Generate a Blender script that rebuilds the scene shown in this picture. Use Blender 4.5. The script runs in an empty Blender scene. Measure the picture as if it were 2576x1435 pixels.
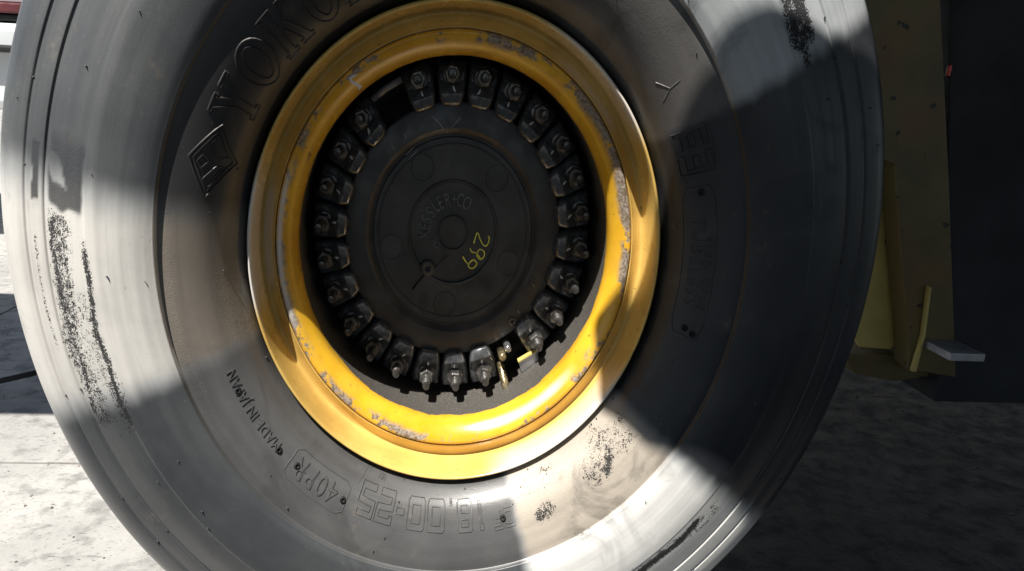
import bpy, bmesh, math, random
import numpy as np
from mathutils import Vector, Matrix
R_ = math.radians
random.seed(7); rng = np.random.default_rng(7)
S = bpy.context.scene
COL = S.collection

# ------------------------------------------------------------------ camera
cam_d = bpy.data.cameras.new('camera'); cam = bpy.data.objects.new('camera', cam_d); COL.objects.link(cam)
S.camera = cam
cam_d.sensor_fit = 'HORIZONTAL'; cam_d.sensor_width = 36.0
cam_d.lens = 1724.8 / 2575 * 36.0
cam_d.shift_x = (1287.5 - 1194) / 2575
cam_d.clip_start = 0.02; cam_d.clip_end = 400
yaw, pitch, roll = -0.0711, -0.2742, -0.0493
Rm = Matrix.Rotation(yaw, 3, 'Z') @ Matrix.Rotation(pitch, 3, 'X') @ Matrix.Rotation(roll, 3, 'Y')
cx_, cy_, cz_ = Rm @ Vector((1, 0, 0)), Rm @ Vector((0, 0, 1)), -(Rm @ Vector((0, 1, 0)))
mw = Matrix((cx_, cy_, cz_)).transposed().to_4x4(); mw.translation = Vector((-0.0424, -1.0038, 0.2458))
cam.matrix_world = mw

# ------------------------------------------------------------------ world, sun, exposure
L = Vector((-0.30, -0.375, 0.905)).normalized()          # towards the sun
elev = math.asin(L.z); azim = math.atan2(L.x, L.y)
W = bpy.data.worlds.new('World'); S.world = W; W.use_nodes = True
nt = W.node_tree; nt.nodes.clear()
sky = nt.nodes.new('ShaderNodeTexSky'); sky.sky_type = 'NISHITA'; sky.sun_disc = False
sky.sun_elevation = elev; sky.sun_rotation = azim
bg = nt.nodes.new('ShaderNodeBackground'); bg.inputs[1].default_value = 0.05
wo = nt.nodes.new('ShaderNodeOutputWorld')
nt.links.new(sky.outputs[0], bg.inputs[0]); nt.links.new(bg.outputs[0], wo.inputs[0])
sd = bpy.data.lights.new('sun', 'SUN'); sd.energy = 5.0; sd.angle = R_(0.55); sd.color = (1.0, 0.955, 0.88)
sun = bpy.data.objects.new('sun', sd); COL.objects.link(sun)
sun.rotation_euler = (-L).to_track_quat('-Z', 'Y').to_euler(); sun.location = (-2, -2, 6)
S.view_settings.view_transform = 'Standard'; S.view_settings.look = 'None'
S.view_settings.exposure = 0.85; S.view_settings.gamma = 1.0
S.render.engine = 'CYCLES'; S.cycles.max_bounces = 8; S.cycles.use_denoising = True

# ------------------------------------------------------------------ node helper
class NT:
    def __init__(s, name):
        s.m = bpy.data.materials.new(name); s.m.use_nodes = True; s.t = s.m.node_tree; s.t.nodes.clear()
        s.out = s.n('ShaderNodeOutputMaterial'); s.b = s.n('ShaderNodeBsdfPrincipled')
        s.l(s.b.outputs[0], s.out.inputs[0])
    def n(s, ty, **k):
        x = s.t.nodes.new(ty)
        for a, v in k.items(): setattr(x, a, v)
        return x
    def l(s, a, b): s.t.links.new(a, b)
    def inp(s, node, key, v):
        i = node.inputs[key]
        if hasattr(v, 'is_output') or isinstance(v, bpy.types.NodeSocket): s.l(v, i)
        else: i.default_value = v
    def set(s, key, v):
        if isinstance(v, (tuple, list)) and len(v) == 3: v = (*v, 1)
        s.inp(s.b, key, v)
    def math(s, op, a, b=0.0, c=0.0, clamp=False):
        x = s.n('ShaderNodeMath', operation=op, use_clamp=clamp)
        s.inp(x, 0, a); s.inp(x, 1, b); s.inp(x, 2, c); return x.outputs[0]
    def mix(s, f, a, b):
        x = s.n('ShaderNodeMix', data_type='RGBA')
        s.inp(x, 'Factor', f)
        for i, v in ((6, a), (7, b)):
            if isinstance(v, (tuple, list)): v = (*v[:3], 1)
            s.inp(x, i, v)
        return x.outputs[2]
    def fmix(s, f, a, b):
        x = s.n('ShaderNodeMix', data_type='FLOAT'); s.inp(x, 0, f); s.inp(x, 2, a); s.inp(x, 3, b); return x.outputs[0]
    def coords(s, kind='Object'): return s.n('ShaderNodeTexCoord').outputs[kind]
    def noise(s, sc, det=4, rough=.55, vec=None, dist=0.0):
        x = s.n('ShaderNodeTexNoise'); x.inputs['Scale'].default_value = sc; x.inputs['Detail'].default_value = det
        x.inputs['Roughness'].default_value = rough; x.inputs['Distortion'].default_value = dist
        s.l(vec if vec is not None else s.coords(), x.inputs['Vector']); return x.outputs[0]
    def ramp(s, v, lo, hi, a=0.0, b=1.0, smooth=True):
        x = s.n('ShaderNodeMapRange', interpolation_type='SMOOTHSTEP' if smooth else 'LINEAR')
        s.inp(x, 0, v); s.inp(x, 1, lo); s.inp(x, 2, hi); s.inp(x, 3, a); s.inp(x, 4, b); return x.outputs[0]
    def attr(s, name): return s.n('ShaderNodeAttribute', attribute_name=name).outputs['Fac']
    def bump(s, h, strength=.3, dist=.001):
        x = s.n('ShaderNodeBump'); x.inputs['Strength'].default_value = strength; x.inputs['Distance'].default_value = dist
        s.l(h, x.inputs['Height']); s.l(x.outputs[0], s.b.inputs['Normal']); return x
    def polar(s):
        sp = s.n('ShaderNodeSeparateXYZ'); s.l(s.coords(), sp.inputs[0])
        x, y, z = sp.outputs
        r = s.math('SQRT', s.math('ADD', s.math('MULTIPLY', x, x), s.math('MULTIPLY', z, z)))
        a = s.math('ARCTAN2', z, x)
        return r, a, y

def simple(name, col, rough=.5, metal=0.0, var=.25, sc=12, bump=.15, bsc=120, spec=.5, vary=None):
    k = NT(name)
    n1 = k.noise(sc, 5)
    bc = k.mix(k.ramp(n1, .35, .68), tuple(c * (1 - var) for c in col), tuple(min(1, c * (1 + var)) for c in col))
    if vary:                                   # each copy a little different: grime, rust, sheen
        rnd = k.n('ShaderNodeObjectInfo').outputs['Random']
        vec = k.n('ShaderNodeVectorMath', operation='ADD'); k.l(k.coords(), vec.inputs[0])
        cb = k.n('ShaderNodeCombineXYZ'); k.inp(cb, 0, k.math('MULTIPLY', rnd, 37.0)); k.l(cb.outputs[0], vec.inputs[1])
        bc = k.mix(k.math('MULTIPLY', rnd, .45), bc, tuple(c * .45 for c in col))
        bc = k.mix(k.ramp(k.noise(70, 5, .7, vec=vec.outputs[0]), .57, .66, 0, .75), bc, vary)
    k.set('Base Color', bc)
    k.set('Roughness', k.ramp(k.noise(sc * 2.3, 4), .3, .7, max(.05, rough - .12), min(1, rough + .12)))
    k.set('Metallic', metal); k.set('Specular IOR Level', spec)
    if bump: k.bump(k.noise(bsc, 4), bump, .0008)
    return k.m

# rubber -------------------------------------------------------------
def rubber():
    k = NT('tyre_rubber')
    r, a, y = k.polar()
    dust_sheen = k.attr('dust_sheen'); tan = k.attr('tan'); scuff = k.attr('scuff'); rough = k.attr('coarse')
    fine = k.noise(430, 3, .6); mid = k.noise(110, 4, .65); big = k.noise(7, 5, .6)
    # circumferential wiping streaks
    cmb = k.n('ShaderNodeCombineXYZ'); k.inp(cmb, 0, k.math('MULTIPLY', r, 60.0)); k.inp(cmb, 1, k.math('MULTIPLY', k.math('COSINE', a), 1.4)); k.inp(cmb, 2, k.math('MULTIPLY', k.math('SINE', a), 1.4))
    streak = k.noise(1.0, 5, .6, cmb.outputs[0])
    sheen_film = k.math('MULTIPLY', dust_sheen, k.ramp(big, .25, .65, .80, 1.0), clamp=True)  # mostly sheen put in as pale colour, with a little dust
    sheen_film = k.math('MULTIPLY', sheen_film, k.ramp(streak, .3, .65, .86, 1.06), clamp=True)
    speck = k.ramp(k.math('SUBTRACT', k.math('ADD', k.math('MULTIPLY', fine, .50), k.math('ADD', k.math('MULTIPLY', mid, .32), k.math('MULTIPLY', streak, .18))), k.math('MULTIPLY', scuff, .62)), .10, .17, 1.0, 0.0)
    speck = k.math('MULTIPLY', speck, k.ramp(scuff, .02, .1))
    sheenC = k.mix(tan, (.68, .71, .73), (.66, .57, .46))
    base = k.mix(k.ramp(big, .35, .7), (.018, .020, .024), (.032, .033, .036))
    base = k.mix(k.math('MULTIPLY', tan, .30), base, (.13, .105, .085))
    col = k.mix(sheen_film, base, sheenC)
    col = k.mix(k.math('MULTIPLY', speck, .96), col, (.026, .026, .028))
    dots = k.math('MULTIPLY', k.ramp(k.noise(210, 2, .5), .73, .76), .5)
    col = k.mix(dots, col, (.20, .19, .18))
    smear = k.math('MULTIPLY', k.ramp(k.noise(8.5, 5, .62, dist=1.3), .50, .66), k.ramp(k.noise(2.6, 2, .5), .42, .60))
    col = k.mix(k.math('MULTIPLY', smear, .42), col, (.022, .021, .020))
    mud = k.math('MULTIPLY', k.ramp(k.noise(26, 5, .7), .56, .72), k.ramp(k.noise(3.4, 2, .5), .48, .62))
    col = k.mix(k.math('MULTIPLY', mud, .30), col, (.20, .165, .125))
    k.set('Base Color', col)
    ro = k.ramp(streak, .3, .7, .34, .44)
    ro = k.fmix(speck, k.math('ADD', ro, k.math('MULTIPLY', k.math('MAXIMUM', smear, mud), .12)), .85)
    k.set('Roughness', ro)
    k.set('Specular IOR Level', k.fmix(speck, .60, .12))
    k.set('Anisotropic', .55)
    tg = k.n('ShaderNodeTangent', direction_type='RADIAL', axis='Y'); k.l(tg.outputs[0], k.b.inputs['Tangent'])
    h = k.math('ADD', k.math('MULTIPLY', k.noise(520, 3, .6), k.fmix(rough, .12, 1.3)), k.math('MULTIPLY', mid, k.fmix(rough, .10, .7)))
    h = k.math('ADD', h, k.math('MULTIPLY', speck, -.9))
    k.bump(h, .55, .0012)
    return k.m

def rim_paint(name, worn0, worn1, wear, y0, y1):
    """yellow gloss paint, worn to bare grey metal between two radii, dusty far inside"""
    k = NT(name)
    r, a, y = k.polar()
    n1 = k.noise(55, 5, .65); n2 = k.noise(9, 4, .6); n3 = k.noise(240, 3, .6)
    cmb = k.n('ShaderNodeCombineXYZ'); k.inp(cmb, 0, k.math('MULTIPLY', k.math('COSINE', a), 7.0)); k.inp(cmb, 1, k.math('MULTIPLY', k.math('ADD', r, y), 160.0)); k.inp(cmb, 2, k.math('MULTIPLY', k.math('SINE', a), 7.0))
    st = k.noise(1.0, 5, .65, cmb.outputs[0])
    ro_ = r; r = k.math('ADD', r, k.math('MULTIPLY', k.math('SUBTRACT', k.noise(11, 4, .65), .5), .022))
    band = k.math('MULTIPLY', k.ramp(r, worn0 - .005, worn0 + .004), k.ramp(ro_, worn1 - .003, worn1 + .003, 1, 0)); r = ro_
    w = k.math('ADD', k.math('MULTIPLY', n1, .40), k.math('ADD', k.math('MULTIPLY', st, .22), k.math('MULTIPLY', k.noise(16, 3, .6), .58)))
    ang = k.math('ADD', k.math('MULTIPLY', k.math('COSINE', k.math('SUBTRACT', k.math('MULTIPLY', a, 2.0), 1.15)), .045), wear)
    worn = k.math('MULTIPLY', k.ramp(k.math('ADD', w, ang), .66, .71), band)
    chips = k.ramp(k.math('ADD', k.math('MULTIPLY', k.noise(90, 3, .6), .6), k.math('MULTIPLY', st, .4)), .635, .655)
    yel = k.mix(k.ramp(n2, .3, .7), y0, y1)
    yel = k.mix(k.ramp(st, .35, .7, 0, .25), yel, (.50, .30, .08))
    c = k.mix(worn, yel, k.mix(k.ramp(n3, .4, .6), (.17, .125, .085), (.36, .31, .26)))
    c = k.mix(k.math('MULTIPLY', chips, .7), c, (.10, .045, .020))
    # the paint stops a hand's width inside the mouth: beyond it dusty grey rim base
    edge = k.math('ADD', y, k.math('MULTIPLY', k.math('SUBTRACT', k.noise(13, 4, .6), .5), .045))
    grey = k.mix(k.ramp(k.noise(400, 2, .5), .5, .75), (.060, .056, .050), (.17, .155, .14))
    inside = k.ramp(edge, .086, .090)
    c = k.mix(inside, c, grey)
    c = k.mix(k.math('MULTIPLY', k.attr('sheen_film'), k.ramp(st, .25, .6, .85, 1.0), clamp=True), c, (.80, .79, .77))  # pale glare painted into the rim colour
    k.set('Base Color', c)
    k.set('Roughness', k.fmix(inside, k.fmix(worn, k.ramp(n2, .3, .7, .20, .32), .48), .75))
    k.set('Metallic', 0.0)
    k.set('Coat Weight', k.fmix(k.math('MAXIMUM', inside, worn), .5, 0.0)); k.set('Coat Roughness', .16)
    k.bump(k.math('ADD', k.math('MULTIPLY', n3, .5), k.math('MULTIPLY', k.math('ADD', worn, chips), -.8)), .25, .0008)
    return k.m

def concrete():
    k = NT('stained_concrete')
    big = k.noise(1.6, 6, .62); md = k.noise(14, 5, .62); fi = k.noise(90, 4, .6)
    mp_ = k.n('ShaderNodeMapping'); mp_.inputs['Rotation'].default_value = (0, 0, .5); mp_.inputs['Scale'].default_value = (1.0, 2.6, 1.0); k.l(k.coords(), mp_.inputs[0])
    bl = k.noise(9, 6, .68, vec=mp_.outputs[0], dist=.4)
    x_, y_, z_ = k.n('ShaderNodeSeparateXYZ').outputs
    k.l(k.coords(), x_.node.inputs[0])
    painted_shade = k.ramp(k.math('ADD', x_, k.math('MULTIPLY', big, .8)), .55, 1.25)  # machine's shade multiplied into the slab colour, growing to the right
    c = k.mix(k.ramp(big, .3, .7), (.30, .295, .285), (.45, .44, .42))
    pass
    c = k.mix(k.ramp(md, .47, .66, 0, .75), c, (.19, .186, .18))
    c = k.mix(k.ramp(bl, .54, .70, 0, .75), c, (.15, .148, .145))
    c = k.mix(k.ramp(k.noise(60, 5, .7, vec=mp_.outputs[0]), .59, .68, 0, .85), c, (.055, .055, .055))
    dk = k.n('ShaderNodeMix', data_type='RGBA', blend_type='MULTIPLY'); k.l(k.math('MULTIPLY', painted_shade, 1.0), dk.inputs[0]); k.l(c, dk.inputs[6]); dk.inputs[7].default_value = (.24, .235, .25, 1)
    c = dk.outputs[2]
    k.set('Base Color', c); k.set('Roughness', k.ramp(md, .3, .7, .55, .85))
    k.bump(k.math('ADD', k.math('MULTIPLY', fi, .5), md), .5, .004)
    return k.m

M = {
 'rubber': rubber(),
 'mark': None,
 'rim': rim_paint('yellow_rim_paint', .50, .51, -.3, (.62, .40, .105), (.78, .54, .155)),
 'ring': rim_paint('worn_lock_ring_paint', .3180, .3335, .075, (.66, .335, .017), (.88, .51, .030)),
 'cover': simple('black_cast_cover', (.048, .050, .055), .40, 0, .3, 14, .25, 160, .5),
 'clamp': simple('black_gloss_clamp', (.115, .120, .130), .20, .25, .4, 40, .4, 220, 1.0, (.14, .12, .10)),
 'dark_plate': simple('matt_dark_plate', (.035, .036, .040), .8, 0, .2, 4, .1, 60, .2),  # plain dark colour for the added shade plates and the rear post
 'grit': simple('dusty_grit', (.22, .20, .18), .9, 0, .5, 3, .1, 60),
 'castletter': simple('raised_cast_letter', (.13, .135, .14), .32, 0, .2, 40, .1, 200, .7),
 'steel': simple('dull_zinc_steel', (.30, .29, .27), .36, .85, .35, 60, .3, 300),
 'darksteel': simple('dark_oily_steel', (.17, .165, .16), .34, .7, .4, 60, .3, 300, .6, (.10, .055, .03)),
 'brass': simple('valve_brass', (.60, .50, .30), .30, .9, .3, 60, .1, 200),
 'chrome': simple('bright_plate_metal', (.60, .60, .62), .28, .9, .2, 40, .1, 200),
 'paintwhite': simple('white_marker_paint', (.80, .80, .78), .6, 0, .1, 80, .1, 200),
 'paintgreen': simple('yellow_marker_paint', (.80, .84, .12), .6, 0, .2, 120, .1, 200),
 'hubdark': simple('greasy_black_hub', (.010, .010, .011), .60, 0, .3, 20, .3, 120, .3),
 'yellow': simple('machine_yellow_paint', (.30, .215, .055), .42, 0, .30, 5, .15, 60, .4),
 'yellow2': simple('clean_machine_yellow_paint', (.50, .40, .13), .45, 0, .15, 6, .1, 60),
 'greyplate': simple('grey_bare_plate', (.36, .36, .38), .5, .2, .3, 20, .2, 100),
 'white': simple('white_vehicle_paint', (.72, .75, .76), .35, 0, .06, 3, 0),
 'black': simple('black_vehicle_plastic', (.02, .02, .022), .5, 0, .2, 10, .1, 80),
 'maroon': simple('maroon_vehicle_paint', (.12, .03, .035), .4, 0, .2, 8, 0),
 'red': simple('red_reflector', (.62, .03, .02), .35, 0, .1, 30, 0),
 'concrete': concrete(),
 'earth': simple('dark_joint_fill', (.05, .048, .045), .9, 0, .4, 20, .3, 60),
 'cable': simple('black_cable_rubber', (.015, .015, .016), .5, 0, .2, 30, .1, 100),
 'wall': simple('pale_plaster_wall', (.60, .58, .50), .8, 0, .1, 4, .2, 80),
}

# speckled old paint on the machine frame
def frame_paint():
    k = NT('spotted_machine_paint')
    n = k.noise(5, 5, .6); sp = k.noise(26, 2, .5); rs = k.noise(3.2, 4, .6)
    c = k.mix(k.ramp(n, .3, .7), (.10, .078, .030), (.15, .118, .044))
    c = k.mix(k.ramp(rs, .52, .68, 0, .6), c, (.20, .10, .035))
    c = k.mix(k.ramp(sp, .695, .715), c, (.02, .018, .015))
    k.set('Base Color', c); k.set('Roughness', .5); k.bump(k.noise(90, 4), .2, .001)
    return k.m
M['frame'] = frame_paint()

# ------------------------------------------------------------------ mesh helpers
def obj(name, verts, faces, mat, parent=None, smooth=False, label=None):
    me = bpy.data.meshes.new(name); me.from_pydata([tuple(v) for v in verts], [], faces); me.update()
    if smooth: me.polygons.foreach_set('use_smooth', [True] * len(me.polygons))
    if mat: me.materials.append(mat)
    o = bpy.data.objects.new(name, me); COL.objects.link(o)
    if parent: o.parent = parent
    if label: o['label'] = label
    return o

def flip(o):
    bm = bmesh.new(); bm.from_mesh(o.data); bmesh.ops.recalc_face_normals(bm, faces=bm.faces); bm.to_mesh(o.data); bm.free(); return o

def catmull(pts, sub):
    out = []
    P = [pts[0]] + list(pts) + [pts[-1]]
    for i in range(1, len(P) - 2):
        p0, p1, p2, p3 = (np.array(P[j]) for j in (i - 1, i, i + 1, i + 2))
        for t in np.linspace(0, 1, sub, endpoint=False):
            out.append(tuple(.5 * ((2 * p1) + (-p0 + p2) * t + (2 * p0 - 5 * p1 + 4 * p2 - p3) * t * t + (-p0 + 3 * p1 - 3 * p2 + p3) * t ** 3)))
    out.append(tuple(pts[-1])); return out

def revolve(prof, n=256, closed=False):
    prof = np.array(prof); a = np.linspace(0, 2 * np.pi, n, endpoint=False)
    V = np.stack([prof[:, None, 0] * np.cos(a), np.broadcast_to(prof[:, None, 1], (len(prof), n)), prof[:, None, 0] * np.sin(a)], -1).reshape(-1, 3)
    F = []
    m = len(prof)
    for i in range(m - 1 + (1 if closed else 0)):
        i2 = (i + 1) % m
        for j in range(n):
            j2 = (j + 1) % n
            F.append((i * n + j, i * n + j2, i2 * n + j2, i2 * n + j))
    return V, F

def tube(path, rad, seg=8, cap=True):
    V, F = [], []
    path = [Vector(p) for p in path]
    if not hasattr(rad, '__len__'): rad = [rad] * len(path)
    for i, p in enumerate(path):
        t = (path[min(i + 1, len(path) - 1)] - path[max(i - 1, 0)]).normalized()
        u = t.orthogonal().normalized() if i == 0 else (u - t * u.dot(t)).normalized()
        w = t.cross(u)
        for k in range(seg):
            a = 2 * math.pi * k / seg; V.append(p + (u * math.cos(a) + w * math.sin(a)) * rad[i])
    for i in range(len(path) - 1):
        for k in range(seg):
            k2 = (k + 1) % seg; F.append((i * seg + k, i * seg + k2, (i + 1) * seg + k2, (i + 1) * seg + k))
    if cap:
        F.append(tuple(range(seg))[::-1]); F.append(tuple(range((len(path) - 1) * seg, len(path) * seg)))
    return V, F

def bevel_obj(o, w=.003, seg=2):
    bm = bmesh.new(); bm.from_mesh(o.data); bmesh.ops.recalc_face_normals(bm, faces=bm.faces)
    bmesh.ops.bevel(bm, geom=[e for e in bm.edges if e.is_manifold and e.calc_face_angle(0) > .4], offset=w, segments=seg, affect='EDGES', profile=.6)
    bm.to_mesh(o.data); bm.free(); return o

def prism(name, poly, axis, a, b, mat, parent=None, bev=0.0):
    """poly of 2-D points extruded along axis ('x','y','z') from a to b"""
    def P(u, v, w): return {'x': (w, u, v), 'y': (u, w, v), 'z': (u, v, w)}[axis]
    n = len(poly); V = [P(u, v, a) for u, v in poly] + [P(u, v, b) for u, v in poly]
    F = [tuple(range(n)), tuple(range(2 * n - 1, n - 1, -1))] + [(i, (i + 1) % n, n + (i + 1) % n, n + i) for i in range(n)]
    o = flip(obj(name, V, F, mat, parent))
    if bev: bevel_obj(o, bev)
    return o

def box(name, x0, x1, y0, y1, z0, z1, mat, parent=None, bev=0.0):
    return prism(name, [(x0, y0), (x1, y0), (x1, y1), (x0, y1)], 'z', z0, z1, mat, parent, bev)

def empty(name, loc=(0, 0, 0)):
    o = bpy.data.objects.new(name, None); COL.objects.link(o); o.location = loc; o.empty_display_size = .1; return o

def tag(o, label, cat, group=None):
    o['label'] = label; o['category'] = cat
    if group: o['group'] = group
    return o

# ================================================================== THE WHEEL
wheel = empty('wheel'); wheel.scale = (0.835, 1, 1)
tag(wheel, 'huge dusty black tyre with painted sheen bands on a yellow rim with black hub cover and ring of clamps', 'wheel')

# ---- tyre
TP = [(.352, .082), (.366, .070), (.3735, .032), (.377, .004), (.386, -.014), (.402, -.034), (.425, -.052), (.450, -.064), (.474, -.0715), (.4895, -.0742)]
TP2 = [(.4945, -.0830), (.510, -.0890), (.540, -.0945), (.572, -.0955), (.590, -.0935), (.596, -.0915), (.625, -.0835), (.650, -.0745), (.664, -.0690)]
TP3 = [(.6695, -.0685), (.685, -.0640), (.7000, -.0590)]
TP4 = [(.7060, -.0575), (.724, -.0520), (.742, -.0430), (.758, -.0290), (.771, -.0090), (.780, .018), (.786, .055), (.789, .10)]
pr = catmull(TP, 6)
pr += [(.4905, -.0742), (.4912, -.0746), (.4920, -.0812), (.4928, -.0824)]
pr += catmull(TP2, 6)
pr += [(.6652, -.0670), (.6664, -.0664), (.6680, -.0672)]
pr += catmull(TP3, 5)
pr += [(.7012, -.0565), (.7026, -.0557), (.7046, -.0564)]
pr += catmull(TP4, 5)
pr += [(.790, .14), (.7905, .24), (.790, .34), (.785, .40), (.765, .46), (.70, .50), (.60, .52), (.45, .50), (.36, .44), (.352, .38)]
NA = 1152
V, F = revolve(pr, NA)
tyre = obj('tyre', V, F, M['rubber'], wheel, smooth=True)
prn = np.array(pr)
front = prn[:len(prn) - 10]
def ysurf(r): return float(np.interp(r, front[:, 0], front[:, 1]))

def ss(x, a, b):
    t = np.clip((x - a) / (b - a), 0, 1); return t * t * (3 - 2 * t)
def seg_(a, lo, hi, s0, s1):
    """soft window in degrees, a in 0..360 (handles wrap)"""
    m = (lo + hi) / 2; d = (a - m + 180) % 360 - 180; h = (hi - lo) / 2
    return ss(d, -h - s0 / 2, -h + s0 / 2) * (1 - ss(d, h - s1 / 2, h + s1 / 2))
def rwin(r, lo, hi, s=.006): return ss(r, lo - s, lo + s) * (1 - ss(r, hi - s, hi + s))
def wig(a, r, seed, amp, f=6):
    g = np.random.default_rng(seed); o = 0
    for q in range(5):
        o = o + np.sin(np.radians(a) * f * (1 + q * .9) + g.uniform(0, 6)) * np.cos(r * 90 * (1 + q * .6) + g.uniform(0, 6)) / (1 + q * .7)
    return o * amp

def dirt_sheen(o):  # wear masks, plus sheen painted as pale tone
    n = len(o.data.vertices); V = np.zeros(n * 3); o.data.vertices.foreach_get('co', V); V = V.reshape(-1, 3)
    r = np.hypot(V[:, 0], V[:, 2]); a = np.degrees(np.arctan2(V[:, 2], V[:, 0])) % 360; yv = V[:, 1]
    outer = ss(r, .4895, .4925)
    A_ = a + wig(a, r, 3, .28)
    dust_sheen = np.zeros(len(V)); tan = np.zeros(len(V)); scuff = np.zeros(len(V)); coarse = np.full(len(V), .12)
    SHEEN = dict(left=1.0, br=.95, ur=.62)
    dl = seg_(A_, 171, 198.5, 8, 5.5); db = seg_(A_, 288, 326, 3.5, 5); du = seg_(A_, 30, 66, 3, 14)  # sectors of painted sheen: left, lower right, upper right
    dust_sheen = dl * (outer * SHEEN['left'] + (1 - outer) * .24) + db * (outer * SHEEN['br'] + (1 - outer) * .60 * ss(r, .352, .385) ) + du * (outer * SHEEN['ur'] + (1 - outer) * .12)
    dust_sheen += seg_(A_, 198, 288, 4, 4) * (.090 - .035 * outer)
    dust_sheen += seg_(A_, 66, 172, 10, 6) * outer * .085
    tan = (1 - outer) * np.maximum.reduce([dl, db * .9, du * .5, seg_(A_, 66, 172, 10, 6) * .45, seg_(A_, 198, 288, 6, 4) * .25]) + outer * (.3 * db + .45 * dl)
    # scuffs: rough black rubber breaking up the painted sheen
    def streak(a0, a1, r0, r1, k, sa=2, sr=.008, seed=1, amp=.007):
        rr = r + wig(a, r * 0, seed, amp, 9)
        return seg_(a, a0, a1, sa, sa) * rwin(rr, r0, r1, sr) * k
    scuff = np.maximum.reduce([
        streak(173, 202, .640, .660, .92, 5, .020, 1, .004), streak(173, 203, .612, .672, .60, 4, .022, 2), streak(184, 204, .600, .650, .52, 6, .02, 44),
        streak(176, 204, .586, .602, .90, 5, .013, 5, .004), streak(182, 206, .583, .64, .52, 5, .012, 8),
        streak(176, 192, .680, .690, .62, 4, .006, 4, .002), streak(186, 199, .681, .692, .38, 5, .006, 6),
        streak(30.5, 46, .592, .652, .70, 5, .018, 7, .010), streak(28, 40, .600, .625, .72, 6, .012, 9),
        streak(300, 322, .598, .618, .85, 5, .012, 10, .004), streak(296, 326, .592, .628, .56, 4, .012, 11),
        streak(292.0, 298.5, .410, .448, .66, 3.5, .022, 12, .012), streak(289, 304, .375, .432, .46, 4, .025, 13, .012),
        streak(306, 325, .385, .452, .52, 5, .022, 14, .016), streak(311, 318, .40, .435, .68, 4, .02, 24, .012), streak(312, 325, .36, .42, .42, 4, .02, 15),
        streak(289, 325, .478, .4895, .42, 4, .006, 16), streak(290, 325, .40, .48, .28, 4, .02, 17)])
    _a, _r = a, r; a = a + wig(_a, _r, 31, .35, 23); r = r + wig(_a, _r, 32, .0018, 31)
    patch = np.maximum(seg_(a, 165, 173.4, 2.5, .8) * rwin(r, .596, .657, .003) * (1 - seg_(a, 167.2, 170.6, .4, .5) * rwin(r + (a - 169) * .004, .632, .656, .002)), seg_(a, 166.5, 173.0, .4, .4) * rwin(r, .676, .690, .001))
    a, r = _a, _r
    scuff = np.maximum(scuff * (1 - patch), patch * .30); dust_sheen = dust_sheen * (1 - patch * .93) + patch * .03
    coarse = np.maximum.reduce([coarse, rwin(r, .374, .41, .015) * seg_(a, 172, 198, 6, 6), rwin(r, .47, .489, .008) * seg_(a, 170, 215, 5, 10) * .8,
        db * rwin(r, .375, .46, .02) * .8, du * rwin(r, .38, .48, .02) * .35, patch * .9, streak(8, 16, .52, .62, .9, 2, .02, 20)])
    for nm, d in (('dust_sheen', dust_sheen), ('tan', tan), ('scuff', scuff), ('coarse', coarse)):
        at = o.data.attributes.new(nm, 'FLOAT', 'POINT'); at.data.foreach_set('value', np.clip(d, 0, 1.4).astype(np.float32))
dirt_sheen(tyre)

# ---- moulded marks on the sidewall (raised ridges following polar paths)
RIDGE_V, RIDGE_F = [], []
def ridge_start():
    global RIDGE_V, RIDGE_F; RIDGE_V, RIDGE_F = [], []
def ridge(loop, w=.0022, h=.0016, closed=True, step=.004):
    """loop: list of (theta_rad, r)"""
    pts = []
    n = len(loop)
    for i in range(n if closed else n - 1):
        p, q = np.array(loop[i]), np.array(loop[(i + 1) % n])
        d = math.hypot((q[0] - p[0]) * .43, q[1] - p[1]); m = max(1, int(d / step))
        for k in range(m): pts.append(p + (q - p) * k / m)
    if not closed: pts.append(np.array(loop[-1]))
    P = [Vector((rr * math.cos(t), ysurf(rr), rr * math.sin(t))) for t, rr in pts]
    N = []
    for t, rr in pts:
        s = (ysurf(rr + .002) - ysurf(rr - .002)) / .004
        N.append(Vector((s * math.cos(t), -1, s * math.sin(t))).normalized())
    b = len(RIDGE_V); m = len(P)
    for i in range(m):
        pa = P[(i - 1) % m] if closed or i > 0 else P[i]; pb = P[(i + 1) % m] if closed or i < m - 1 else P[i]
        t = (pb - pa).normalized() if (pb - pa).length > 0 else Vector((1, 0, 0))
        sd_ = N[i].cross(t).normalized()
        RIDGE_V.extend([P[i] + sd_ * w - N[i] * .0006, P[i] + sd_ * w * .35 + N[i] * h, P[i] - sd_ * w * .35 + N[i] * h, P[i] - sd_ * w - N[i] * .0006])
    for i in range(m if closed else m - 1):
        j = (i + 1) % m
        for k in range(3): RIDGE_F.append((b + i * 4 + k, b + j * 4 + k, b + j * 4 + k + 1, b + i * 4 + k + 1))
def ridge_end(name, parent, mat=None, label=None):
    o = flip(obj(name, RIDGE_V, RIDGE_F, mat or M['rubber'], parent)); dirt_sheen(o)
    if label: o['label'] = label
    return o
def letter(loops, az, rb, ht, wd, **k):
    """loops in unit box, tops outward, reading clockwise; az = azimuth (deg) of the left side"""
    for lp in loops:
        ridge([(R_(az) - (u * wd) / (rb + ht / 2), rb + v * ht) for u, v in lp], **k)

def mark_rubber():
    k = NT('moulded_rubber_mark')
    n = k.noise(40, 4)
    k.set('Base Color', k.mix(k.ramp(n, .35, .7), (.045, .044, .044), (.075, .072, .068)))
    k.set('Roughness', .38); k.set('Specular IOR Level', .85); k.bump(k.noise(400, 3), .2, .0006)
    return k.m
M['mark'] = mark_rubber()

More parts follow.
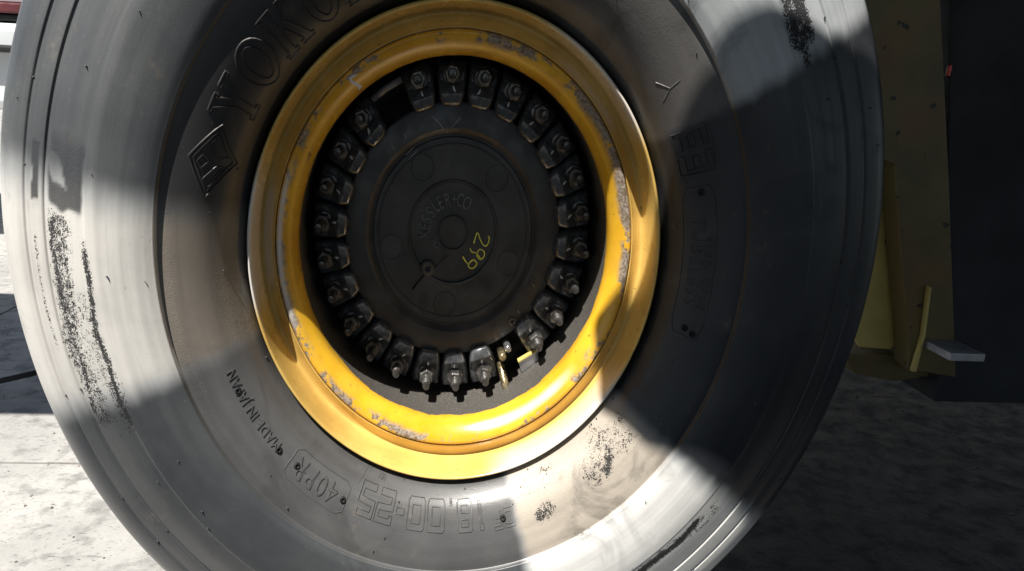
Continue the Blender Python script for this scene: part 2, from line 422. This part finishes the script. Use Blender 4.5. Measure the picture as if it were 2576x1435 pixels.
def ell(cx, cy, rx, ry, n=28): return [(cx + rx * math.cos(2 * math.pi * i / n), cy + ry * math.sin(2 * math.pi * i / n)) for i in range(n)]
SER = {
 'Y': [[(0, 1), (.44, 1), (.44, .93), (.34, .93), (.54, .60), (.72, .93), (.62, .93), (.62, 1), (1, 1), (1, .93), (.90, .93), (.62, .46), (.62, .07), (.74, .07), (.74, 0), (.28, 0), (.28, .07), (.40, .07), (.40, .46), (.10, .93), (0, .93)]],
 'O': [ell(.5, .5, .5, .52), ell(.5, .5, .27, .40)],
 'K': [[(0, 0), (.42, 0), (.42, .07), (.32, .07), (.32, .40), (.42, .50), (.68, .07), (.58, .07), (.58, 0), (1, 0), (1, .07), (.93, .07), (.56, .62), (.84, .93), (.96, .93), (.96, 1), (.60, 1), (.60, .93), (.70, .93), (.32, .53), (.32, .93), (.42, .93), (.42, 1), (0, 1), (0, .93), (.10, .93), (.10, .07), (0, .07)]],
 'H': [[(0, 0), (.40, 0), (.40, .07), (.31, .07), (.31, .46), (.69, .46), (.69, .07), (.60, .07), (.60, 0), (1, 0), (1, .07), (.91, .07), (.91, .93), (1, .93), (1, 1), (.60, 1), (.60, .93), (.69, .93), (.69, .55), (.31, .55), (.31, .93), (.40, .93), (.40, 1), (0, 1), (0, .93), (.09, .93), (.09, .07), (0, .07)]],
 'A': [[(0, 0), (.34, 0), (.34, .07), (.25, .07), (.31, .26), (.62, .26), (.68, .07), (.58, .07), (.58, 0), (1, 0), (1, .07), (.92, .07), (.58, 1), (.44, 1), (.10, .07), (0, .07)], [(.35, .36), (.58, .36), (.47, .72)]],
 'M': [[(0, 0), (.28, 0), (.28, .07), (.20, .07), (.20, .75), (.45, 0), (.52, 0), (.78, .75), (.78, .07), (.70, .07), (.70, 0), (1, 0), (1, 1), (.78, 1), (.50, .28), (.22, 1), (0, 1)]],
}
azc = 152.6
for i, ch in enumerate('YOKOHAMA'):
    wd = {'Y': .054, 'O': .056, 'K': .058, 'H': .056, 'A': .054, 'M': .066}[ch]
    ridge_start(); letter(SER[ch], azc, .394, .057, wd, w=.0024, h=.0018); ridge_end('raised_letter', tyre)
    azc -= math.degrees((wd + .008) / .425)
# maker's diamond
ridge_start()
for lp in ([(153.696, .427), (159.944, .395), (167.834, .427), (161.169, .458)], [(154.9, .427), (160.037, .400), (166.4, .4265), (161.105, .452)],
           [(157.528, .433), (155.281, .425), (159.192, .407), (159.989, .415), (159.745, .422)], [(161.563, .446), (160.168, .44), (161.071, .431), (162.614, .439)],
           [(164.458, .434), (161.569, .42), (161.39, .41), (162.356, .414), (165.33, .423), (165.722, .426)]):
    ridge([(R_(q), w) for q, w in lp], w=.0020, h=.0018)
ridge_end('raised_emblem', tyre, label='raised diamond emblem')

def stroke_loop(pl, hw):
    """outline of a mitred stroke around polyline pl"""
    Lf, Rt = [], []
    n = len(pl)
    for i in range(n):
        p = Vector(pl[i]); d0 = (p - Vector(pl[i - 1])).normalized() if i else None; d1 = (Vector(pl[i + 1]) - p).normalized() if i < n - 1 else None
        d0 = d0 or d1; d1 = d1 or d0
        n0 = Vector((-d0.y, d0.x)); n1 = Vector((-d1.y, d1.x)); m = (n0 + n1).normalized(); k = hw / max(.35, m.dot(n0))
        Lf.append(tuple(p + m * k)); Rt.append(tuple(p - m * k))
    e0 = (Vector(pl[1]) - Vector(pl[0])).normalized() * hw * .0
    return Lf + Rt[::-1]
BOX = {  # squared digits as centre-line strokes in a unit box
 '1': [[(.30, .88), (.52, .88), (.52, .08)]], '8': 'ring8', '0': 'ring0', '.': [[(.40, .08), (.62, .08)]],
 '-': [[(.08, .5), (.92, .5)]],
 '2': [[(.08, .72), (.08, .92), (.92, .92), (.92, .52), (.08, .48), (.08, .08), (.92, .08)]],
 '5': [[(.92, .92), (.08, .92), (.08, .54), (.92, .50), (.92, .08), (.08, .08)]],
 'C': [[(.92, .75), (.92, .92), (.08, .92), (.08, .08), (.92, .08), (.92, .25)]],
 'F': [[(.92, .92), (.10, .92), (.10, .04)], [(.2, .52), (.75, .52)]],
 'E': [[(.92, .92), (.08, .92), (.08, .08), (.92, .08)], [(.22, .5), (.85, .5)]],
 '3': [[(.08, .92), (.92, .92), (.92, .08), (.08, .08)], [(.2, .5), (.78, .5)]],
}
def boxletter(ch, az, rb, ht, wd, hw=.10, **k):
    g = BOX[ch]
    if g in ('ring0', 'ring8'):
        lo = [[(.0, .10), (.10, 0), (.90, 0), (1, .10), (1, .90), (.90, 1), (.10, 1), (0, .90)]]
        lo += [[(.26, .22), (.74, .22), (.74, .78), (.26, .78)]] if g == 'ring0' else [[(.26, .18), (.74, .18), (.74, .40), (.26, .40)], [(.26, .60), (.74, .60), (.74, .82), (.26, .82)]]
    else: lo = [stroke_loop(p, hw) for p in g]
    letter(lo, az, rb, ht, wd, **k)
azc = -79.6
for ch, wd in (('1', .022), ('8', .028), ('.', .014), ('0', .033), ('0', .033), ('-', .018), ('2', .031), ('5', .031)):
    ridge_start(); boxletter(ch, azc, .393, .040, wd, w=.0016, h=.0014); ridge_end('raised_letter', tyre)
    azc -= math.degrees((wd + .0055) / .413)
azc = -72.6
for ch in 'CF':
    ridge_start(); boxletter(ch, azc, .412, .024, .018, w=.0013, h=.0012); ridge_end('raised_letter', tyre); azc -= math.degrees(.022 / .425)
azc = 29.6
for ch in 'E3':
    ridge_start(); boxletter(ch, azc, .404, .044, .030, w=.0016, h=.0014); ridge_end('raised_letter', tyre); azc -= math.degrees(.034 / .425)
# thin-font words bent round the sidewall
def word(txt, az, rb, size, name='raised_lettering', spacing=1.0, depth=.0018, parent=None, yoff=0.0, flatr=None, mat=None, stretch=1.0, tube_r=.0011):
    cu = bpy.data.curves.new('t', 'FONT'); cu.body = txt; cu.size = size; cu.space_character = spacing
    cu.extrude = depth; cu.resolution_u = 3; cu.bevel_depth = 0
    o = bpy.data.objects.new('t', cu); COL.objects.link(o)
    dg = bpy.context.evaluated_depsgraph_get(); me = bpy.data.meshes.new_from_object(o.evaluated_get(dg))
    bpy.data.objects.remove(o)
    for v in me.vertices:
        u, w, z = v.co; w *= stretch
        rr = rb + w; th = R_(az) - u / (rb + size * .35)
        yy = (ysurf(rr) if flatr is None else flatr) - yoff - z
        v.co = (rr * math.cos(th), yy, rr * math.sin(th))
    me.materials.clear(); me.materials.append(mat or M['rubber'])
    q = bpy.data.objects.new(name, me); COL.objects.link(q); q.parent = parent or tyre
    if mat is None: dirt_sheen(q)
    return q
word('40PR', -119.5, .411, .040, spacing=1.12)
word('MADE IN JAPAN', -137.3, .418, .020, spacing=1.06)
word('TUBELESS', 12.0, .409, .026, spacing=1.25)
word('STEEL CORD', 8.0, .430, .014, spacing=1.5)
word('001', -108.5, .379, .010); word('80  382', -100.5, .372, .010)
def frame_loop(a0, a1, r0, r1, nm='raised_frame'):
    ridge_start(); n = 12; c = .006
    th = np.linspace(R_(a0), R_(a1), n)
    lp = [(t, r1) for t in th[1:-1]] + [(th[-1], r1 - c), (th[-1], r0 + c)] + [(t, r0) for t in th[::-1][1:-1]] + [(th[0], r0 + c), (th[0], r1 - c)]
    ridge(lp, w=.0013, h=.0008); ridge_end(nm, tyre)
frame_loop(-116.8, -133.4, .403, .447); frame_loop(18.2, -12.5, .400, .445)
for a0, r0, a1, r1 in ((-115.5, .400, -113.8, .372), (19.5, .408, 22.0, .402), (27.3, .455, 20.8, .450), (38.6, .440, 38.4, .424), (38.4, .424, 36.9, .410), (38.4, .424, 41.0, .412)):
    ridge_start(); ridge([(R_(a0), r0), (R_(a1), r1)], w=.0012, h=.0006, closed=False); ridge_end('raised_line', tyre)

# vent holes: little round studs with a dimple, and fine rubber nubs
def dimple(az, rr, s=.0055):
    pr_ = [(0, -.0006), (s * .35, -.0006), (s * .45, -.0030), (s * .75, -.0032), (s, -.0016), (s * 1.1, .0015)]
    V, F = revolve(pr_, 16)
    t = R_(az); c = Vector((rr * math.cos(t), ysurf(rr), rr * math.sin(t)))
    sl = (ysurf(rr + .002) - ysurf(rr - .002)) / .004
    n = Vector((sl * math.cos(t), -1, sl * math.sin(t))).normalized()
    q = Vector((0, -1, 0)).rotation_difference(n)
    return flip(obj('vent_plug', [c + q @ Vector(v) for v in V], F, M['hubdark'], tyre, True))
for az_, rr in ((-152.9, .4270), (-137.0, .4272), (-131.3, .4250), (-117.6, .4262), (-75.4, .4235), (17.0, .4255), (-11.6, .4330), (-11.0, .4200)): dimple(az_, rr)
VN, FN = [], []
for i in range(150):
    az_ = rng.uniform(0, 360); rr = rng.choice([.372 + rng.uniform(.006, .012), rng.uniform(.39, .48), rng.uniform(.5, .66), .6672, .703, rng.uniform(.71, .735)])
    t = R_(az_); c = Vector((rr * math.cos(t), ysurf(rr) - .0012, rr * math.sin(t))); s = rng.uniform(.0011, .0021)
    b = len(VN)
    for d in ((s, 0, 0), (-s, 0, 0), (0, 0, s), (0, 0, -s), (0, -s * 1.8, 0), (0, s, 0)): VN.append(c + Vector(d))
    for f in ((0, 2, 4), (2, 1, 4), (1, 3, 4), (3, 0, 4), (2, 0, 5), (1, 2, 5), (3, 1, 5), (0, 3, 5)): FN.append(tuple(b + q for q in f))
nubs = obj('rubber_nubs', VN, FN, M['mark'], tyre, True); nubs['kind'] = 'stuff'

# ---- rim
RF = catmull([(.357, .060), (.366, .050), (.3700, .030), (.3712, .010), (.3700, -.003), (.3672, -.0075), (.3642, -.006), (.3628, .001), (.3622, .014), (.3618, .036), (.3608, .050), (.3575, .0570), (.3500, .0560), (.3400, .0500), (.3348, .0462), (.334, .058)], 5)
V, F = revolve(RF, 384); rim = obj('rim_flange', V, F, M['rim'], wheel, True, 'glossy yellow outer flange'); flip(rim)
LR = catmull([(.3335, .056), (.3328, .0475), (.3305, .0442), (.3270, .0435), (.3200, .0465), (.3120, .0530), (.3050, .0610), (.3005, .0690), (.2985, .0780), (.2990, .0900), (.3020, .110), (.3065, .140), (.3110, .180), (.3150, .250), (.3160, .300), (.30, .304), (.09, .305)], 5)
V, F = revolve(LR, 384); ring = obj('lock_ring', V, F, M['ring'], wheel, True, 'worn yellow inner ring with bare metal band'); flip(ring)
# white paint marks on the ring
def ribbon(name, pts, hw, mat, parent):
    V, F = [], []
    n = len(pts)
    for i, p in enumerate(pts):
        p = Vector(p); t = (Vector(pts[min(i + 1, n - 1)]) - Vector(pts[max(i - 1, 0)])).normalized()
        s = t.cross(Vector((0, 1, 0))).normalized(); w = hw[i] if hasattr(hw, '__len__') else hw
        V += [p + s * w, p - s * w, p + s * w + Vector((0, .0012, 0)), p - s * w + Vector((0, .0012, 0))]
    for i in range(n - 1):
        b, c = i * 4, i * 4 + 4
        F += [(b, b + 1, c + 1, c), (b, c, c + 2, b + 2), (b + 1, b + 3, c + 3, c + 1), (b + 2, c + 2, c + 3, b + 3)]
    F += [(0, 2, 3, 1), ((n - 1) * 4, (n - 1) * 4 + 1, (n - 1) * 4 + 3, (n - 1) * 4 + 2)]
    return flip(obj(name, V, F, mat, parent))
def sheen_film(o, kf):  # mask for glare painted pale on flange and ring
    n = len(o.data.vertices); co = np.zeros(n * 3, np.float32); o.data.vertices.foreach_get('co', co); co = co.reshape(-1, 3)
    rr = np.hypot(co[:, 0], co[:, 2]); aa = np.degrees(np.arctan2(co[:, 2], co[:, 0])) % 360
    at = o.data.attributes.new('sheen_film', 'FLOAT', 'POINT'); at.data.foreach_set('value', kf(rr, aa, co[:, 1]).astype(np.float32))
sheen_film(rim, lambda r, a, y: (seg_(a, 160, 193, 14, 8) * .95 + seg_(a, 286, 330, 12, 12) * .85 + seg_(a, 33, 66, 10, 16) * .75) * (ss(r, .3605, .3635) + .55 * (1 - ss(r, .3605, .3635)) * (rwin(r, .340, .356, .004) * seg_(a, 164, 190, 12, 10) + rwin(r, .338, .350, .005) * seg_(a, 36, 60, 10, 12))))
sheen_film(ring, lambda r, a, y: (seg_(a, 160, 200, 12, 14) * .85 * rwin(r, .322, .330, .004) + seg_(a, 283, 318, 14, 14) * .6 * rwin(r, .306, .316, .004)) * (1 - ss(y, .066, .076)))
lrn = np.array(LR)
def yring(rr): return float(np.interp(-rr, -lrn[10:45, 0], lrn[10:45, 1]))
def RP(azd, rr, off=.0006): return (rr * math.cos(R_(azd)), yring(rr) - off, rr * math.sin(R_(azd)))
ribbon('paint_mark', [RP(125.0, .3200, .0012), RP(126.2, .3225, .0012), RP(127.3, .3225, .0012), RP(127.6, .318, .0012), RP(127.0, .313, .0014), RP(126.6, .308, .0016), RP(126.4, .303, .0018)], [.0008, .0016, .0022, .0026, .0024, .0028, .0045], M['paintwhite'], ring)

# ---- black hub behind the clamps
V, F = revolve([(.10, .262), (.200, .262), (.212, .250), (.225, .246), (.262, .246), (.266, .236), (.300, .236), (.306, .250), (.312, .30)], 128)
flip(obj('hub_flange', V, F, M['hubdark'], wheel, True))

# ---- cover plate
CP = [(.0, .2115), (.0285, .2115), (.0300, .2085), (.0318, .2085), (.0330, .2125), (.0905, .2125), (.0925, .2078), (.0955, .2072), (.0975, .2092), (.1560, .2092), (.1572, .2076), (.1590, .2076), (.1602, .2100), (.1690, .2100), (.1722, .2130), (.1745, .2130), (.1830, .2045), (.1860, .2030),
      (.2240, .2030), (.2290, .2050), (.2310, .2100), (.2315, .2480)]
V, F = revolve(CP, 256); cover = obj('hub_cover', V, F, M['cover'], wheel, False, 'matt black round hub cover plate'); flip(cover)
me = cover.data; me.polygons.foreach_set('use_smooth', [True] * len(me.polygons)); me.set_sharp_from_angle(angle=R_(25)) if hasattr(me, 'set_sharp_from_angle') else None
def ringobj(name, cx, cz, rr, w, h, y0, mat, parent, n=40):
    V, F = revolve([(rr - w, y0 + .001), (rr - w * .4, y0 - h), (rr + w * .4, y0 - h), (rr + w, y0 + .001)], n)
    return flip(obj(name, [(v[0] + cx, v[1], v[2] + cz) for v in V], F, mat, parent, True))
for k in range(5):
    t = R_(120.9 - 72 * k); ringobj('round_pad', .134 * math.cos(t), .134 * math.sin(t), .0232, .0011, .0016, .2092, M['cover'], cover)
# drain plug boss and slot
px_, pz_ = -.0525, -.0653
V, F = revolve([(0, .214), (.0045, .214), (.0050, .2035), (.0105, .2030), (.0150, .2045), (.0165, .2140)], 32)
flip(obj('drain_plug', [(v[0] + px_, v[1], v[2] + pz_) for v in V], F, M['cover'], cover, True))
V, F = revolve([(0, .2060), (.0040, .2060), (.0046, .1995), (.0072, .1990), (.0085, .2040)], 24)
flip(obj('small_plug', [(v[0] + .1398, v[1], v[2] - .1609) for v in V], F, M['darksteel'], cover, True))
V, F = tube([(-.0600, .2090, -.0800), (-.0700, .2088, -.0905), (-.0835, .2086, -.1065)], [.0016, .0020, .0024], 8); obj('pointer_rib', V, F, M['hubdark'], cover, True)
V, F = tube([(-.0350, .2118, -.0640), (-.0100, .2118, -.0420)], .0012, 6); obj('pointer_rib', V, F, M['cover'], cover, True)
V, F = tube([(-.037, .2118, -.069), (-.0350, .2118, -.0640)], .0012, 6); obj('pointer_rib', V, F, M['cover'], cover, True)
# cast maker's name KESSLER+CO, letters one by one
def cword(txt, az, rb, size, gap=1.0, st=1.0, tall=None, d=.0012):
    a_ = az
    for ch in txt:
        if ch != ' ':
            q = word(ch, a_, rb, size, 'cast_letter', depth=d, parent=cover, flatr=.2118, mat=M['castletter'], stretch=(st * 1.45 if ch == tall else st))
        wd = {'I': .32, '+': .50, ' ': .4, 'L': .55}.get(ch, .66) * size * gap
        a_ -= math.degrees(wd / (rb + size * .35))
cword('KESSLER+CO', -171, .050, .0195, 1.05, 1.80, tall='L', d=.0026)
cword('OIL', -137, .034, .0155, .95, 1.1, d=.002)
# 299 in yellow marker
for pl in ([(0.077, -0.0033), (0.0793, -0.0075), (0.0778, -0.016), (0.0722, -0.0221), (0.065, -0.018), (0.0595, -0.0097), (0.0525, 0.0019), (0.0461, -0.0177)],
           [(0.0696, -0.0322), (0.0604, -0.0282), (0.0546, -0.0358), (0.0549, -0.0422), (0.0628, -0.0473), (0.0702, -0.0408), (0.0696, -0.0322)],
           [(0.0627, -0.0454), (0.0511, -0.0354), (0.043, -0.034), (0.0387, -0.0273)],
           [(0.0548, -0.0538), (0.0484, -0.0488), (0.0412, -0.0518), (0.0366, -0.0604), (0.0442, -0.0650), (0.0526, -0.0602), (0.0552, -0.0538)],
           [(0.0384, -0.059), (0.03, -0.0514), (0.0235, -0.0431)]):
    sm = catmull(pl, 5); ribbon('marker_stroke', [(p[0], .2119, p[1]) for p in sm], .0011, M['paintgreen'], cover)
# scratches on the cover
for (x0, z0, x1, z1) in ((-.055, .205, -.035, .190), (-.035, .190, -.028, .180), (-.012, .186, .006, .204), (-.022, .186, -.020, .176), (-.105, .135, -.088, .150), (-.098, .128, -.080, .146), (-.11, .172, -.104, .164), (-.134, .150, -.128, .144), (.178, -.087, .184, -.096), (.150, -.140, .154, -.146)):
    yy = .2029 if math.hypot(x0, z0) > .186 else .2091
    ribbon('scratch', [(x0, yy, z0), ((x0 + x1) / 2 + .001, yy, (z0 + z1) / 2), (x1, yy, z1)], [.0003, .0006, .0003], M['greyplate'], cover)

# ---- wheel clamps
def make_clamp():
    """local frame: +X outward (radial), Z tangential, -Y to the viewer; origin on the stud axis"""
    st = [(-.0540, .228, .0150), (-.0530, .2020, .0160), (-.0500, .1915, .0178), (-.0460, .1890, .0195), (-.0320, .1870, .0240), (-.0190, .1945, .0265), (-.0100, .2005, .0280), (.0100, .2020, .0290), (.0180, .2050, .0295), (.0225, .2120, .0295)]
    V, F = [], []
    for x, y, w in st:
        V += [(x, .242, -w - .003), (x, y + .010, -w - .002), (x, y + .0022, -w + .0008), (x, y, -w + .0048), (x, y - .0004, 0), (x, y, w - .0048), (x, y + .0022, w - .0008), (x, y + .010, w + .002), (x, .242, w + .003)]
    m = 9
    for i in range(len(st) - 1):
        for k in range(m - 1): F.append((i * m + k, i * m + k + 1, (i + 1) * m + k + 1, (i + 1) * m + k))
    F.append(tuple(range(m))); F.append(tuple(range((len(st) - 1) * m, len(st) * m))[::-1])
    o = obj('wheel_clamp', V, F, M['clamp'], wheel); flip(o); bevel_obj(o, .0010, 2)
    o.data.polygons.foreach_set('use_smooth', [True] * len(o.data.polygons)); o.data.set_sharp_from_angle(angle=R_(32))
    # recess ring + washer + hex nut
    pr_ = [(.0060, .2010), (.0060, .1975), (.0185, .1975), (.0200, .1990), (.0200, .2030)]
    V, F = revolve(pr_, 32); ws = obj('washer', V, F, M['darksteel'], o, True); flip(ws)
    hexp = []
    V, F = [], []
    for (y, rr) in ((.1980, .0168), (.1800, .0168), (.1775, .0145)):
        for k in range(6): V.append((rr * math.cos(R_(60 * k + 12)), y, rr * math.sin(R_(60 * k + 12))))
    for l in range(2):
        for k in range(6): F.append((l * 6 + k, l * 6 + (k + 1) % 6, l * 6 + 6 + (k + 1) % 6, l * 6 + 6 + k))
    F.append((12, 13, 14, 15, 16, 17))
    nut = obj('nut', V, F, M['darksteel'], o); flip(nut); bevel_obj(nut, .0008, 2)
    pr_ = []
    y = .180
    while y > .148:
        pr_ += [(.0086, y), (.0077, y - .0014)]; y -= .0028
    pr_ += [(.0080, .1465), (.0066, .1420), (.0, .1410)]
    V, F = revolve([(.0086, .182)] + pr_, 20); sdt = obj('stud', V, F, M['darksteel'], o, True); flip(sdt); sdt.data.set_sharp_from_angle(angle=R_(35))
    return o, (ws, nut, sdt)
proto, subs = make_clamp()
first = True
PH0 = math.degrees(1.8724)
for k in range(25):
    if k == 12: continue
    az_ = PH0 - k * 360 / 26 + rng.uniform(-.35, .35)
    if first: o, ss_ = proto, subs; first = False
    else:
        o = proto.copy(); COL.objects.link(o); o.parent = wheel; ss_ = []
        for s_ in subs:
            c = s_.copy(); COL.objects.link(c); c.parent = o; ss_.append(c)
    t = R_(az_)
    o.rotation_euler = (0, -t + R_(rng.uniform(-2.5, 2.5)), 0)
    o.location = (.2741 * math.cos(t), rng.uniform(-.0015, .0015), .2741 * math.sin(t))
    o.rotation_mode = 'XYZ'
    ss_[1].rotation_euler = (0, R_(rng.uniform(-30, 30)), 0)
    ln = rng.uniform(-.004, .006); ss_[2].location = (0, ln, 0)
    if 12 < k < 19 or k in (10, 11):
        pass
    # white torque stripe from nut towards the hub, slanted differently on each
    sl = rng.uniform(-.006, .007)
    pts = [(-.0185, .1945, sl * .4), (-.0240, .1905, sl * .8), (-.0310, .1878, sl * 1.3 + rng.uniform(-.001, .001)), (-.0370, .1874, sl * 1.6)][: rng.integers(3, 5)]
    ribbon('paint_stripe', pts, [.0008, .0019, .0014, .0008][:len(pts)], M['paintwhite'], o)

# ---- valve stems between two clamps
def stem(azd, rr, y0, y1, mat, rad):
    t = R_(azd); c = Vector((rr * math.cos(t), 0, rr * math.sin(t)))
    path = [c + Vector((0, y, 0)) for y in (y0, y0 - .012, y0 - .0125, y1 + .006, y1 + .002, y1)]
    V, F = tube(path, [rad * .75, rad * .75, rad, rad, rad * .9, rad * .6], 14)
    return obj('valve_stem', V, F, mat, wheel, True)
s1 = stem(-61.8, .2500, .232, .165, M['brass'], .0085); s1['label'] = 'brass valve stem with rubber-worn cap'
s2 = stem(-57.8, .2440, .232, .172, M['chrome'], .0078); s2['label'] = 'bright metal valve stem with open end'
V, F = tube([(.118, .205, -.245), (.124, .190, -.262), (.128, .178, -.276), (.130, .170, -.288)], [.0075, .0085, .0085, .0070], 12)
obj('valve_elbow', V, F, M['brass'], wheel, True)
brk = prism('valve_bracket', [(.158, -.238), (.200, -.214), (.206, -.236), (.168, -.262)], 'y', .196, .206, M['chrome'], wheel, .001)
prism('yellow_edge', [(.157, -.2375), (.1985, -.2135), (.2000, -.2165), (.1585, -.2405)], 'y', .192, .2065, M['yellow2'], brk, .0005)
# cross bar visible in the gap at upper left
t = R_(121.2)
V, F = tube([(.286 * math.cos(R_(128)), .215, .286 * math.sin(R_(128))), (.286 * math.cos(R_(121)), .214, .286 * math.sin(R_(121))), (.286 * math.cos(R_(114)), .215, .286 * math.sin(R_(114)))], .006, 10)
obj('seat_bar', V, F, M['greyplate'], wheel, True)

# ================================================================== GROUND
g = obj('ground', [(-60, -40, -.830), (60, -40, -.830), (60, 90, -.830), (-60, 90, -.830)], [(0, 1, 2, 3)], M['earth']); g['kind'] = 'structure'
ys = [-6.3, -3.3, .735, 4.2, 8.0, 14.0]; xs = [-9.0, -5.2, -1.9, -.1, 4.9, 10.0]
for i in range(len(xs) - 1):
    if i == 3: ys = [-6.3, -3.3, 4.2, 8.0, 14.0]
    for j in range(len(ys) - 1):
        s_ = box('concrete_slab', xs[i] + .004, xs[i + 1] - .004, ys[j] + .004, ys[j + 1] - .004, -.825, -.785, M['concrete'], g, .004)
far = box('apron', -58, 58, 14.01, 88, -.826, -.789, M['concrete'], g)

GV, GF = [], []
for i in range(900):
    gx, gy = rng.uniform(-2.6, 2.2), rng.uniform(.0, 2.8); sz = rng.uniform(.0015, .0055)
    b = len(GV); c = Vector((gx, gy, -.785 + sz * .25))
    P8 = [Vector(rng.normal(0, 1, 3)).normalized() * sz * rng.uniform(.6, 1.2) for _ in range(4)]
    for d in (Vector((1, 0, 0)), Vector((-1, 0, 0)), Vector((0, 1, 0)), Vector((0, -1, 0)), Vector((0, 0, .7)), Vector((0, 0, -.7))):
        GV.append(c + d * sz * rng.uniform(.6, 1.3))
    for f in ((0, 2, 4), (2, 1, 4), (1, 3, 4), (3, 0, 4), (2, 0, 5), (1, 2, 5), (3, 1, 5), (0, 3, 5)): GF.append(tuple(b + q for q in f))
gr = obj('grit', GV, GF, M['grit'], None); gr['kind'] = 'stuff'

# ================================================================== MACHINE
mach = empty('machine', (1.3, 1.0, -.785))
tag(mach, 'shaded yellow steel frame of the machine standing behind the tyre at right', 'machine')
def mp(o): o.parent = mach; o.matrix_parent_inverse = Matrix.Translation((-1.3, -1.0, .785)); return o
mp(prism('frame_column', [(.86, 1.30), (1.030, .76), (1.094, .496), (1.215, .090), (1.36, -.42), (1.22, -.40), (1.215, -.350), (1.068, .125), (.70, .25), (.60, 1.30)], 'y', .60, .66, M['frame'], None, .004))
mp(prism('inner_plate', [(.60, 1.30), (.95, .70), (1.16, .16), (1.235, -.355), (1.215, -.372), (1.13, -.368), (1.112, -.345), (1.06, -.20), (.80, .20), (.5, .9)], 'y', .672, .69, M['yellow2'], None, .003))
V, F = tube([(1.148, .665, -.072), (1.148, .650, -.072)], .018, 14); mp(obj('bolt_head', V, F, M['darksteel'], None))
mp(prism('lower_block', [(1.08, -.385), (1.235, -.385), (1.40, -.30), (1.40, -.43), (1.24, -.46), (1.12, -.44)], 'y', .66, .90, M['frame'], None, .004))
mp(prism('edge_guard', [(1.215, -.170), (1.222, -.172), (1.236, -.30), (1.234, -.40), (1.224, -.400), (1.229, -.30)], 'y', .585, .598, M['yellow2'], None, .001))
mp(box('foot_plate', 1.245, 1.335, .50, .60, -.335, -.315, M['greyplate'], None, .003))
mp(prism('foot_bracket', [(1.24, -.33), (1.33, -.33), (1.32, -.275), (1.26, -.24)], 'y', .602, .615, M['greyplate'], None, .002))
# rear frame and dark post to the right of the pale gap
mp(prism('rear_post', [(1.124, .55), (1.226, .09), (1.322, -.30), (1.335, -.50), (2.2, -.50), (2.2, 1.2), (.98, 1.2)], 'y', .62, .90, M['dark_plate'], None, .004))
mp(box('reflector', 1.158, 1.166, .612, .619, .335, .360, M['red'], None, .002))
mp(box('shade_deck', -.85, 7.5, .07, 8.0, 1.50, 1.54, M['dark_plate'], None, .003))  # unseen plates added to block sun and sky light
mp(box('shade_deck', -3.3, -1.65, .07, 1.30, 1.50, 1.54, M['dark_plate'], None, .003))
mp(box('shade_deck', .33, 7.5, -.75, .066, 1.50, 1.54, M['dark_plate'], None, .003))
mp(box('shade_deck', .95, 7.5, -1.84, -.754, 1.50, 1.54, M['dark_plate'], None, .003))
shade_panel = tag(box('unseen_shade_panel', -9, 9, -10, -1.86, 3.2, 3.26, M['dark_plate'], None, .01), 'added unseen panel behind the camera, there only to shade the front ground', 'shade_panel')
for x_ in (-8.5, 8.5): box('shade_panel_post', x_ - .08, x_ + .08, -2.1, -1.94, -.785, 3.199, M['darksteel'], shade_panel)  # supports of the added panel, likewise unseen
def make_shade_plate(Q, zh=1.42):
    """added unseen plate, shaped so its shadow outline on the tyre face is Q"""
    out = []
    for qx, qz in Q:
        t = (zh - qz) / L.z; out.append((qx + t * L.x, -.07 + t * L.y))
    return mp(prism('shade_plate', out, 'z', zh, zh + .03, M['dark_plate'], None))  # added only to cast the shade on the right of the tyre
make_shade_plate([(.13, .19), (.345, .262), (.50, .325), (.555, .355), (.53, .45), (.42, .59), (.36, .69), (.31, .82), (.31, 1.25), (2.6, 1.25), (2.6, -1.1), (.9, -.72), (.494, -.385), (.30, -.262), (.19, -.08)])

# pale wall beyond
wl = tag(box('wall', -3, 30, 12.0, 12.3, -.785, 3.2, M['wall'], None, .02), 'pale wall seen in the narrow gap beside the yellow frame', 'wall')

# white and maroon vehicle far at upper left
veh = empty('parked_vehicle', (-3.1, 3.4, -.785)); tag(veh, 'white vehicle with dark bumper and maroon stripe beyond the tyre at upper left', 'vehicle')
def vp(o): o.parent = veh; o.matrix_parent_inverse = Matrix.Translation((3.1, -3.4, .785)); return o
vp(box('body', -4.4, -2.16, 3.2, 4.6, .02, .50, M['white'], None, .05))
vp(box('bumper', -4.45, -2.20, 3.12, 3.19, .335, .375, M['black'], None, .015))
vp(box('hood_panel', -4.3, -2.20, 3.2, 4.4, .545, .60, M['maroon'], None, .01))
vp(box('windscreen_trim', -4.2, -2.22, 3.22, 4.4, .505, .54, M['black'], None, .01))
vp(box('roof_panel', -4.2, -2.10, 3.25, 4.4, .605, 1.1, M['white'], None, .03))

# cable on the ground at the left
V, F = tube([(-1.9, 1.10, -.735), (-1.62, 1.10, -.733), (-1.45, 1.13, -.735), (-1.36, 1.22, -.735), (-1.2, 1.42, -.735), (-.9, 1.7, -.735)], .010, 8)
tag(obj('cable', V, F, M['cable'], None, True), 'thin black cable lying on the shaded concrete left of the tyre', 'cable')
